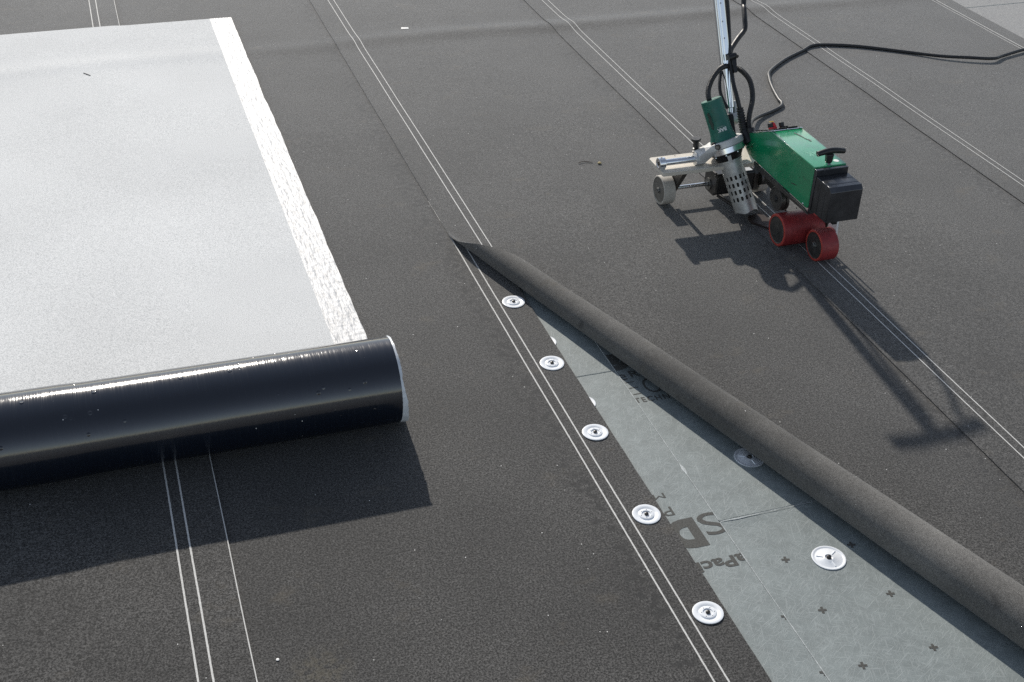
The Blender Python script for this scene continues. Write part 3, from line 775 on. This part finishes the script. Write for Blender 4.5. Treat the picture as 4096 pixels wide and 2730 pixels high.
# tension pulley and belt wheel under the chassis
CAM_SCALE = cam_scale(.985)
bm = NB(); prism_x(bm, [(3.06, .115), (3.05, .083), (2.935, .070), (2.912, .050), (2.908, .115)], 1.874, 1.879); lp = obj('lower_plate', bm, M['darksteel'], W, bevel=.0006)
bm = NB(); cyl(bm, (1.8738, 2.922, .075), (1.8732, 2.922, .075), .0042, 16); obj('bore', bm, M['hole'], lp)
CAM_SCALE = cam_scale(.976)
bm = NB(); lathe(bm, (1.856, 2.943, .0785), (1, 0, 0), [(.001, 0), (.001, .032), (0, .0335), (0, .0355), (.001, .0365), (.014, .0365), (.015, .033), (.017, .033), (.018, .0365), (.026, .0365), (.026, 0)], 48)
pl = obj('belt_pulley', bm, M['darksteel'], W, angle=28)
bm = NB(); lathe(bm, (1.857, 2.943, .0785), (-1, 0, 0), [(-.0005, .012), (.0006, .0118), (.0006, .008), (.002, .0072), (.0036, .0055), (.0036, 0)], 24); obj('axle_bolt', bm, M['blackp'], pl, angle=30)
bm = NB(); lathe(bm, (1.870, 2.99, .080), (1, 0, 0), [(0, 0), (0, .006), (.02, .006), (.02, 0)], 20); obj('belt_shaft', bm, M['darksteel'], W)
# rear plate
CAM_SCALE = cam_scale(RS)
bm = NB(); prism_z(bm, [(1.5600, 3.114), (1.5635, 3.1105), (1.868, 3.1035), (1.884, 3.110), (1.897, 3.126), (1.905, 3.222), (1.567, 3.2225), (1.560, 3.215)], .1095, .1220)
pt_ = obj('rear_plate', bm, M['plate'], W, bevel=.0009)
for x, y in ((1.604, 3.122), (1.645, 3.214)): 
    bm = NB(); cyl(bm, (x, y, .1219), (x, y, .1222), .0024, 12); obj('bolt_hole', bm, M['hole'], pt_)
# wheel fork, axle, drive motor
CAM_SCALE = None
bm = NB(); hull(bm, [(x, y, z) for x in (1.608, 1.622) for y, z in ((3.060, .149), (3.125, .149), (3.160, .040), (3.152, .034), (3.142, .034), (3.134, .042))]); obj('wheel_fork', bm, M['darksteel'], W, bevel=.001)
bm = NB(); cyl(bm, (1.570, 3.146, .0475), (1.90, 3.146, .0475), .0062, 24); obj('rear_axle', bm, M['chrome'], W)
def octo(x0, x1, y, z, s, c, mi=0, bm=None):
    poly = [(y - s, z - s + c), (y - s + c, z - s), (y + s - c, z - s), (y + s, z - s + c), (y + s, z + s - c), (y + s - c, z + s), (y - s + c, z + s), (y - s, z + s - c)]
    return prism_x(bm, poly, x0, x1)
my, mz = 3.138, .0600
bm = octo(1.737, 1.7445, my, mz, .0385, .013, bm=NB()); mt = obj('drive_motor', bm, M['darksteel'], W, bevel=.0012)
bm = octo(1.7446, 1.868, my, mz, .0355, .006, bm=NB()); obj('motor_body', bm, M['blackp'], mt, bevel=.0012)
bm = octo(1.8681, 1.884, my, mz, .0385, .013, bm=NB()); obj('motor_end_plate', bm, M['darksteel'], mt, bevel=.0012)
bm = NB(); cyl(bm, (1.7369, 3.146, .0475), (1.7335, 3.146, .0475), .019, 28); cyl(bm, (1.7334, 3.146, .0475), (1.7300, 3.146, .0475), .0085, 20); obj('shaft_flange', bm, M['steel'], mt, angle=30)
for a, b in ((-1, 1), (1, 1), (1, -1), (-1, -1)): screw((1.7372, my + a * .029, mz + b * .029), (-1, 0, 0), .0030, mt, 'darksteel', .003)
for k in range(7):
    a = k * PI / 3.5; bm = NB(); cyl(bm, (1.7368, 3.146 + .0255 * math.cos(a), .0475 + .0255 * math.sin(a) + .004), (1.7372, 3.146 + .0255 * math.cos(a), .0475 + .0255 * math.sin(a) + .004), .0016, 8); obj('screw_hole', bm, M['hole'], mt)
bm = NB(); hull(bm, [(x, y, .0958) for x in (1.835, 1.862) for y in (3.108, 3.130)] + [(x, y, .0962) for x in (1.835, 1.862) for y in (3.108, 3.130)]); obj('type_label', bm, M['alu'], mt)
bm = NB(); cyl(bm, (1.884, 3.100, .070), (1.935, 3.100, .070), .022, 28); obj('gear_shaft', bm, M['darksteel'], W)
# sliding rod with collar
CAM_SCALE = cam_scale(RS)
bm = NB(); cyl(bm, (1.566, 3.141, .1405), (1.700, 3.141, .1405), .0105, 28); sr = obj('slide_rod', bm, M['chrome'], W)
bm = NB(); lathe(bm, (1.5545, 3.141, .1405), (1, 0, 0), [(.001, 0), (.001, .0105), (0, .0115), (0, .0165), (.001, .0178), (.0195, .0178), (.0205, .0168), (.0205, 0)], 36)
box(bm, 1.556, 1.574, 3.130, 3.152, .1222, .132)
cl = obj('rod_collar', bm, M['polished'], W, angle=30)
bm = NB(); cyl(bm, (1.5556, 3.141, .1405), (1.5540, 3.141, .1405), .0062, 16); cyl(bm, (1.564, 3.141, .1583), (1.564, 3.141, .1588), .0028, 12); obj('collar_screw', bm, M['darksteel'], cl)
# blower along its tilted axis
CAM_SCALE = None
BA = Vector((1.700, 3.128, .336)); BT = Vector((1.7895, 2.983, .020))
BS_T, BS_R = .900, .950; ba = (BT - BA).normalized()
_a, bu, bv = frame(ba)
def bp(t, x=0, y=0): return BA + ba * (t * BS_T) + (bu * x + bv * y) * BS_R
def bprof(P): return [(t * BS_T, r * BS_R) for t, r in P]
bm = NB(); lathe(bm, BA, ba, bprof([(0.002, 0), (.0, .018), (0, .0318), (.0016, .0334), (.06, .0342), (.105, .0350), (.120, .0370), (.137, .0430), (.137, 0)]), 56)
bl = obj('blower_motor', bm, M['teal'], W, angle=28)
bm = NB(); box(bm, 0, 0, 0, 0, 0, 0); bm.clear()
lathe(bm, BA, ba, bprof([(.1372, 0), (.1372, .0560), (.1390, .0590), (.1575, .0595), (.1580, .0588), (.1580, 0)]), 64)
rg = obj('clamp_ring', bm, M['alu'], W, angle=28)
bm = NB(); lathe(bm, BA, ba, bprof([(.1588, 0), (.1588, .0578), (.1600, .0592), (.1775, .0592), (.1790, .0575), (.1790, 0)]), 64); obj('polished_ring', bm, M['polished'], rg, angle=28)
bm = NB(); lathe(bm, BA, ba, bprof([(.1791, 0), (.1791, .0560), (.1810, .0560), (.1830, .0500), (.2010, .0400), (.2060, .0385), (.2060, 0)]), 56); fl = obj('heater_flange', bm, M['blackp'], W, angle=28)
for k in range(8):
    a = k * PI / 4 + .3; c = bp(.1792, .050 * math.cos(a), .050 * math.sin(a)); bm = NB(); cyl(bm, c, c + ba * .006, .0034, 12); obj('flange_bolt', bm, M['polished'], rg, angle=30)
bm = NB(); lathe(bm, BA, ba, bprof([(.2061, .0300), (.2061, .0375), (.2120, .0378), (.2125, .0360), (.2125, .030)]), 56); obj('heater_collar', bm, M['nozzle'], fl, angle=28)
# view facing direction on the blower surface
def ang_of(v): return math.atan2(v.dot(bv), v.dot(bu))
face_dir = (Vector((0, 0, 1.78)) - bp(.2)); face_dir -= ba * face_dir.dot(ba); fa = ang_of(face_dir)
bm = NB()
def cp(t, a, r): return bp(t, r * math.cos(a), r * math.sin(a))
hull(bm, [cp(t, fa + da, r) for t, r in ((.1795, .0480), (.2115, .0392)) for da in (-.13, .13)] + [cp(t, fa + da, r + .002) for t, r in ((.1795, .0480), (.2115, .0392)) for da in (-.13, .13)])
obj('flange_strap', bm, M['alu'], fl)
# perforated nozzle tube
AS0 = 1 if (cp(.1, fa + .1, 1) - cp(.1, fa, 1)).dot(CAM_R) > 0 else -1
bm = NB(); NS = 15; R = .0360; t0, t1 = .2126, .398; rows = [(.2540 + k * .0247, .2540 + (k + 1) * .0247) for k in range(4)]
def ringv(t, r=R): return [bm.verts.new(cp(t, 2 * PI * (k / 2) / NS, r)) for k in range(NS * 2)]
def join(a, b):
    for k in range(len(a)): bm.faces.new([a[k], a[(k + 1) % len(a)], b[(k + 1) % len(a)], b[k]])
r0 = ringv(.2062, .0355); r1 = ringv(.214, R - .0004); join(r0, r1); r2 = ringv(rows[0][0]); join(r1, r2)
prev = r2
for (ta, tb) in rows:
    nxt = ringv(tb); tm = (ta + tb) / 2
    mids = [bm.verts.new(cp(tm, 2 * PI * k / NS, R)) for k in range(NS)]     # on the cell borders (even half-steps)
    for s in range(NS):
        a0 = 2 * PI * s / NS; da = 2 * PI / NS
        outer = [prev[2 * s], prev[2 * s + 1], prev[(2 * s + 2) % (2 * NS)], mids[(s + 1) % NS], nxt[(2 * s + 2) % (2 * NS)], nxt[2 * s + 1], nxt[2 * s], mids[s]]
        hw = .25 * da; hl = .0080; ac = a0 + da / 2
        inner = [bm.verts.new(cp(tm + dt, ac + dx, R)) for dt, dx in ((-hl * .72, -hw), (-hl, 0), (-hl * .72, hw), (0, hw), (hl * .72, hw), (hl, 0), (hl * .72, -hw), (0, -hw))]
        for k in range(8): bm.faces.new([outer[k], outer[(k + 1) % 8], inner[(k + 1) % 8], inner[k]])
    prev = nxt
r3 = ringv(.362); join(prev, r3)
# end cut at a slant so that the foot lies flat: stretch the last ring to the ground plane
last = []
for k in range(NS * 2):
    a = 2 * PI * (k / 2) / NS; q = cp(.362, a, R); L = (q.z - .010) / -ba.z
    cf = math.cos(a - fa); sf = math.sin(a - fa) * AS0
    last.append(bm.verts.new(q + ba * max(.004, min(.052, L) - .024 * sstep(-.3, 1, cf) - .010 * max(0, sf))))
join(r3, last)
nz = obj('nozzle_tube', bm, M['nozzle'], W, angle=40); solidify(nz, .0012, -1)
bm = NB(); lathe(bm, BA, ba, bprof([(.210, .0285), (.366, .0285), (.366, 0)]), 40); obj('inner_tube', bm, M['hole'], nz, angle=30)
bm = NB(); hull(bm, [(1.790, 2.975, .004), (1.790, 2.975, .014), (1.845, 2.995, .004), (1.845, 2.995, .010), (1.852, 2.90, .002), (1.852, 2.90, .006), (1.835, 2.885, .002), (1.835, 2.885, .006), (1.785, 2.945, .004), (1.785, 2.945, .012)])
obj('nozzle_foot', bm, M['soot'], nz, bevel=.0006)
# lettering and stain on the blower
def wrap_text(s, t_c, a_c, wd, ht, mat, parent, bold=0.0, name='lettering'):
    bm = text_bm(s, bold); 
    bmesh.ops.subdivide_edges(bm, edges=bm.edges[:], cuts=1)
    xa = min(v.co.x for v in bm.verts); xb = max(v.co.x for v in bm.verts); ya = min(v.co.y for v in bm.verts); yb = max(v.co.y for v in bm.verts)
    for v in bm.verts:
        a = ((v.co.x - xa) / (xb - xa) - .5) * wd; b = ((v.co.y - ya) / (yb - ya) - .5) * ht
        v.co = cp(t_c + b * TS, a_c + a * AS / .0352, .0354)
    NORECALC.add(name)
    return obj(name, bm, mat, parent, smooth=False)
# letters stand on their head: their tops point down the axis; the reading direction runs towards -X in the picture
dirx = cp(.1, fa + .1, 1) - cp(.1, fa, 1)
AS = -1 if dirx.dot(CAM_R) > 0 else 1
TS = 1
wrap_text('BAK', .1010, fa - AS * .12, .030, .0125, M['white_ink'], bl, .03)
wrap_text('www.bak-ag.com', .0900, fa - AS * .12, .028, .0022, M['white_ink'], bl, 0)
bm = NB(); rows_ = []
for k in range(19):
    t = .034 + .060 * k / 18; e = math.sin(PI * k / 18) ** .35
    c0 = fa + AS * (.62 + .03 * math.sin(k * .9)); w0 = e * (.15 + .06 * noise.noise(Vector((k * .35, 1, 0)))); w1 = e * (.20 + .09 * noise.noise(Vector((k * .45, 5, 0))))
    rows_.append([bm.verts.new(cp(t, c0 + AS * q, .0357 + max(0, (t - .1)) * .02)) for q in (-w0, -w0 * .4, w1 * .4, w1)])
for p, q in zip(rows_, rows_[1:]):
    for m_ in range(3): bm.faces.new([p[m_], p[m_ + 1], q[m_ + 1], q[m_]])
obj('soot_stain', bm, M['stain'], bl)
# arm from the sliding rod to the clamp ring
rc = bp(.1475); side_v = Vector((-1, 0, 0)); side_v = (side_v - ba * side_v.dot(ba)).normalized()
tv = ba.cross(side_v).normalized()
if tv.z < 0: tv = -tv
CAM_SCALE = cam_scale(RS)
bm = NB(); cyl(bm, (1.676, 3.141, .1405), (1.706, 3.141, .1405), .0185, 32); arm = obj('swing_arm', bm, M['alu'], W, angle=28)
CAM_SCALE = None
bm = NB(); hull(bm, [(x * RS, y * RS, z * RS + cam_scale(RS)[1]) for x in (1.682, 1.704) for y, z in ((3.125, .130), (3.160, .128), (3.125, .156), (3.165, .158))] + [rc + side_v * d + tv * e + ba * f for d, e in ((.056, -.024), (.050, .032), (.035, .035), (.035, -.03)) for f in (-.0095, .0095)])
obj('arm_web', bm, M['alu'], arm, bevel=.0015)
c = rc + side_v * .046 + tv * .020 - ba * .0102
bm = NB(); cyl(bm, c, c - ba * .002, .0085, 20); cyl(bm, c - ba * .002, c - ba * .0045, .005, 8); obj('arm_screw', bm, M['darksteel'], arm, angle=30)
c = bp(.1475) + (face_dir.normalized() * .86 + side_v * .50).normalized() * .0590
bm = NB(); nn_ = (c - bp(.1475)).normalized(); cyl(bm, c, c + nn_ * .0010, .0085, 20); obj('bolt_recess', bm, M['darksteel'], rg)
bm = NB(); cyl(bm, c + nn_ * .0011, c + nn_ * .0030, .0052, 12); obj('recess_bolt', bm, M['steel'], rg, angle=30)
# locking knob on the arm
CAM_SCALE = cam_scale(RS)
bm = NB(); lathe(bm, (1.692, 3.168, .150), Vector((-.10, .0, .99)), [(0, 0), (.0, .012), (.003, .012), (.004, .006), (.008, .0055), (.009, .0105), (.013, .0105), (.014, .0065), (.018, .0065), (.019, .0095), (.034, .0090), (.038, .0085), (.039, .0150), (.045, .0155), (.047, .014), (.047, 0)], 20)
obj('locking_knob', bm, M['blackp'], W, angle=28)
# pole mount, telescopic pole, grip
CAM_SCALE = cam_scale(.962)
hull_pts = [(x, y, z) for x in (1.846, 1.863) for y, z in ((3.205, .110), (3.232, .105), (3.262, .175), (3.300, .170), (3.305, .205), (3.275, .212))]
bm = NB(); hull(bm, hull_pts); obj('pole_mount', bm, M['blackp'], W, bevel=.002)
bm = NB(); lathe(bm, (1.864, 3.287, .190), (1, 0, 0), [(0, 0), (0, .017), (.002, .019), (.018, .019), (.020, .017), (.020, .009), (.026, .009), (.026, 0)], 32); pj = obj('pole_joint', bm, M['alu'], W, angle=28)
bm = NB(); hull(bm, [(x, y, z) for x in (1.879, 1.886) for y, z in ((3.270, .185), (3.300, .180), (3.322, .236), (3.308, .240))]); obj('joint_lever', bm, M['alu'], pj, bevel=.001)
CAM_SCALE = None
PB = Vector((1.799, 3.176, .261)); PD = Vector((-.085, .352, 1)).normalized()
def pole_at(z): return PB + PD * ((z - .261) / PD.z)
bm = NB(); cyl(bm, pole_at(.243), pole_at(.279), .0102, 24); obj('pole_foot', bm, M['chrome'], W)
bm = NB(); lathe(bm, pole_at(.2780), PD, [(0, 0), (0, .0118), (.002, .0132), (.16, .0132), (.16, 0)], 40); obj('inner_pole', bm, M['chrome'], W, angle=28)
def profile_tube(bm, a, b, prof):
    ax = (b - a).normalized(); u = Vector((1, 0, 0)); u = (u - ax * u.dot(ax)).normalized(); v = ax.cross(u)
    A = [bm.verts.new(a + u * x + v * y) for x, y in prof]; B = [bm.verts.new(b + u * x + v * y) for x, y in prof]; n = len(prof)
    bm.faces.new(A[::-1]); bm.faces.new(B)
    for i in range(n): bm.faces.new([A[i], A[(i + 1) % n], B[(i + 1) % n], B[i]])
prof = []
for k in range(48):
    a = 2 * PI * k / 48; x, y = math.cos(a), math.sin(a); r = .0160
    q = (abs(x) ** 3 + abs(y) ** 3) ** (-1 / 3)
    for ga in (-2.55, -2.05, .6, 1.1):
        if abs((a - ga + PI) % (2 * PI) - PI) < .09: q *= .90
    prof.append((x * r * q, y * r * q * .92))
bm = NB(); profile_tube(bm, pole_at(.400), pole_at(1.034), prof); op = obj('outer_pole', bm, M['chrome'], W, angle=40)
fn = (Vector((0, 0, 1.78)) - pole_at(.45)); fn -= PD * fn.dot(PD); fn.normalize()
for z in (.474, .520, .57, .62, .67): bm = NB(); c = pole_at(z) + fn * .0150 + Vector((.004, 0, 0)); cyl(bm, c, c + fn * .0012, .0030, 16); obj('adjuster_hole', bm, M['hole'], op)
gp = pole_at(1.040) + Vector((.012, 0, 0))
bm = NB(); tube(bm, [gp + Vector((-.125, .0, -.004)), gp + Vector((-.06, 0, .002)), gp, gp + Vector((.06, 0, .002)), gp + Vector((.125, 0, -.004))], .0160, 18, 4); obj('pole_grip', bm, M['blackp'], W)
# pole clamp lever
CAM_SCALE = cam_scale(.956)
bm = NB(); cyl(bm, (1.8660, 3.356, .3650), (1.8930, 3.358, .3700), .0098, 24); pcx = obj('pole_clamp', bm, M['blackp'], W, angle=30)
bm = NB(); hull(bm, [Vector(p) + Vector(q) for p in ((1.886, 3.360, .372), (1.884, 3.352, .358)) for q in ((-.007, 0, 0), (.009, 0, 0))] + [(1.879, 3.328, .326), (1.890, 3.328, .326), (1.879, 3.335, .322), (1.890, 3.335, .322)]); obj('clamp_lever', bm, M['blackp'], pcx, bevel=.002)
bm = NB(); cyl(bm, (1.8925, 3.352, .3695), (1.8935, 3.347, .3705), .0052, 16); obj('clamp_screw', bm, M['hole'], pcx)
# hoses and cables on the machine
CAM_SCALE = cam_scale(HS)
bm = NB(); tube(bm, [(1.786, 3.285, .2486), (1.7771, 3.285, 0.2686), (1.7801, 3.3, 0.2844), (1.7917, 3.315, 0.3025), (1.8112, 3.33, 0.323), (1.8482, 3.36, 0.3323), (1.8907, 3.385, 0.3253), (1.917, 3.39, 0.3157), (1.9296, 3.37, 0.3102), (1.9399, 3.34, 0.2952), (1.9387, 3.31, 0.2736), (1.9285, 3.28, 0.2483), (1.9107, 3.255, 0.222), (1.9024, 3.24, 0.1986), (1.9010, 3.225, 0.1704), (1.903, 3.215, .158)], .0074, 14, 6, corr=.0011, pitch=.0042)
obj('corrugated_hose', bm, M['rubber'], W, angle=60)
bm = NB(); tube(bm, [(1.8657, 3.385, 0.3108), (1.8597, 3.38, 0.299), (1.8494, 3.36, 0.2822), (1.8445, 3.34, 0.2618), (1.8474, 3.32, 0.2407), (1.8562, 3.3, 0.2206)], .0055); obj('blower_cable', bm, M['rubber'], W)
bm = NB(); tube(bm, [(1.8815, 3.27, 0.2322), (1.8843, 3.26, 0.21), (1.8873, 3.25, 0.1881), (1.8905, 3.232, 0.1584)], lambda t: .0092 + .0030 * t, 18, 8, corr=.0028, pitch=.0082); obj('strain_relief', bm, M['rubber'], W, angle=60)
bm = NB(); cyl(bm, (1.889, 3.237, .167), (1.897, 3.205, .140), .0165, 20); cyl(bm, (1.901, 3.225, .180), (1.905, 3.205, .150), .0135, 20); obj('cable_gland', bm, M['blackp'], W, angle=30)
bm = NB(); tube(bm, [(1.8815, 3.27, 0.2302), (1.8772, 3.29, 0.2624), (1.8777, 3.32, 0.2886), (1.8845, 3.35, 0.308), (1.8873, 3.37, 0.3286), (1.889, 3.385, 0.3545), (1.8884, 3.39, 0.3652), (1.8945, 3.425, 0.428), (1.899, 3.47, 0.5097), (1.890, 3.52, .62), (1.868, 3.58, .80), (1.850, 3.62, .96)], .0068); obj('control_cable', bm, M['rubber'], W)
bm = NB(); tube(bm, [(1.891, 3.39, .350), (1.8958, 3.4, 0.3672), (1.9095, 3.415, 0.3762), (1.9401, 3.44, 0.3929), (1.9663, 3.46, 0.404), (1.9765, 3.47, 0.4158), (1.9827, 3.49, 0.4348), (1.9931, 3.52, 0.4554), (2.0042, 3.55, 0.4761), (2.008, 3.57, .60), (1.998, 3.57, .74), (1.965, 3.60, .88), (1.925, 3.62, .965)], .0082); obj('handle_cable', bm, M['rubber'], W)
CAM_SCALE = None
bm = NB(); tube(bm, [(1.752, 3.108, .022), (1.775, 3.05, .016), (1.792, 3.00, .010)], .0045); obj('guide_bar', bm, M['darksteel'], W)
bm = NB(); prism_x(bm, [(2.775, .04), (2.83, .04), (2.85, .06), (2.90, .17), (2.74, .17)], 1.929, 1.934); obj('axle_bracket', bm, M['darksteel'], W, bevel=.0006)

# ------------------------------------------------------------------ power cable on the roof
def g(x, y, h=0.0): return (x, y, max(zE(x, y) if x > 2.685 else zD(x, y), 0) + .0065 + h)
bm = NB()
tube(bm, [(1.816, 3.080, .200), (1.870, 3.175, .150), (1.965, 3.32, .095), (2.085, 3.535, .042), (2.160, 3.630, .016), g(2.242, 3.679), g(2.300, 3.712), g(2.323, 3.742), g(2.329, 3.775), g(2.345, 3.834), g(2.366, 3.90), g(2.392, 3.966), g(2.430, 4.033), g(2.546, 4.13), g(2.662, 4.199), g(2.727, 4.235), g(2.795, 4.229),
          g(2.913, 4.181), g(3.069, 4.077), g(3.164, 3.998, .004), g(3.260, 3.945, .008), g(3.351, 3.915, .007), g(3.423, 3.941, .003), g(3.551, 3.978, .004), g(3.75, 4.02), g(4.1, 4.0), g(4.6, 4.2), g(5.2, 4.1)], .0064, 14, 8)
tag(obj('power_cable', bm, M['rubber'], None, origin=(2.8, 4.0, 0)), 'black power cable winding over the roof from the welding machine to the right edge', 'cable')

# ------------------------------------------------------------------ litter
random.seed(5)
def lump(name, x, y, r, mat, label, cat, squash=.6):
    bm = NB(); bmesh.ops.create_icosphere(bm, subdivisions=2, radius=r)
    for v in bm.verts:
        v.co *= 1 + .35 * noise.noise(v.co * (1.2 / r) * .8 + Vector((x, y, 0))); v.co.z *= squash; v.co += Vector((x, y, r * squash * .8 + max(0, zB(x, y)) + .0004))
    tag(obj(name, bm, M[mat], None, origin=(x, y, 0)), label, cat)
lump('pebble', 1.500, 3.458, .0062, 'pebble', 'tiny ochre pebble lying left of the welding machine', 'pebble')
bm = NB(); tube(bm, [(1.432, 3.475, .004), (1.447, 3.481, .0045), (1.463, 3.480, .003), (1.480, 3.470, .003)], .0012, 6, 4); tag(obj('twig', bm, M['twig'], None, origin=(1.455, 3.478, 0)), 'thin dry twig lying beside the ochre pebble', 'twig')
bm = NB(); tube(bm, [(-.060, 4.650, zN(-.06, 4.65) + .0012), (-.050, 4.637, zN(-.05, 4.637) + .0016), (-.038, 4.620, zN(-.038, 4.62) + .0012)], .0013, 6, 4); tag(obj('twig', bm, M['twig'], None, origin=(-.05, 4.636, 0)), 'short dark twig lying on the light grey sheet', 'twig')
bm = NB(); hull(bm, [(1.183, 4.838, .0045), (1.213, 4.833, .0045), (1.216, 4.852, .0045), (1.188, 4.858, .0045), (1.190, 4.842, .0065), (1.211, 4.846, .0060)]); tag(obj('paper_scrap', bm, M['whitebit'], None, origin=(1.2, 4.845, 0)), 'white paper scrap near the top edge beyond the ridge', 'scrap')
lump('film_flake', .144, 1.651, .0032, 'whitebit', 'tiny white flake at the bottom, right of the thin seam line', 'flake', .3)
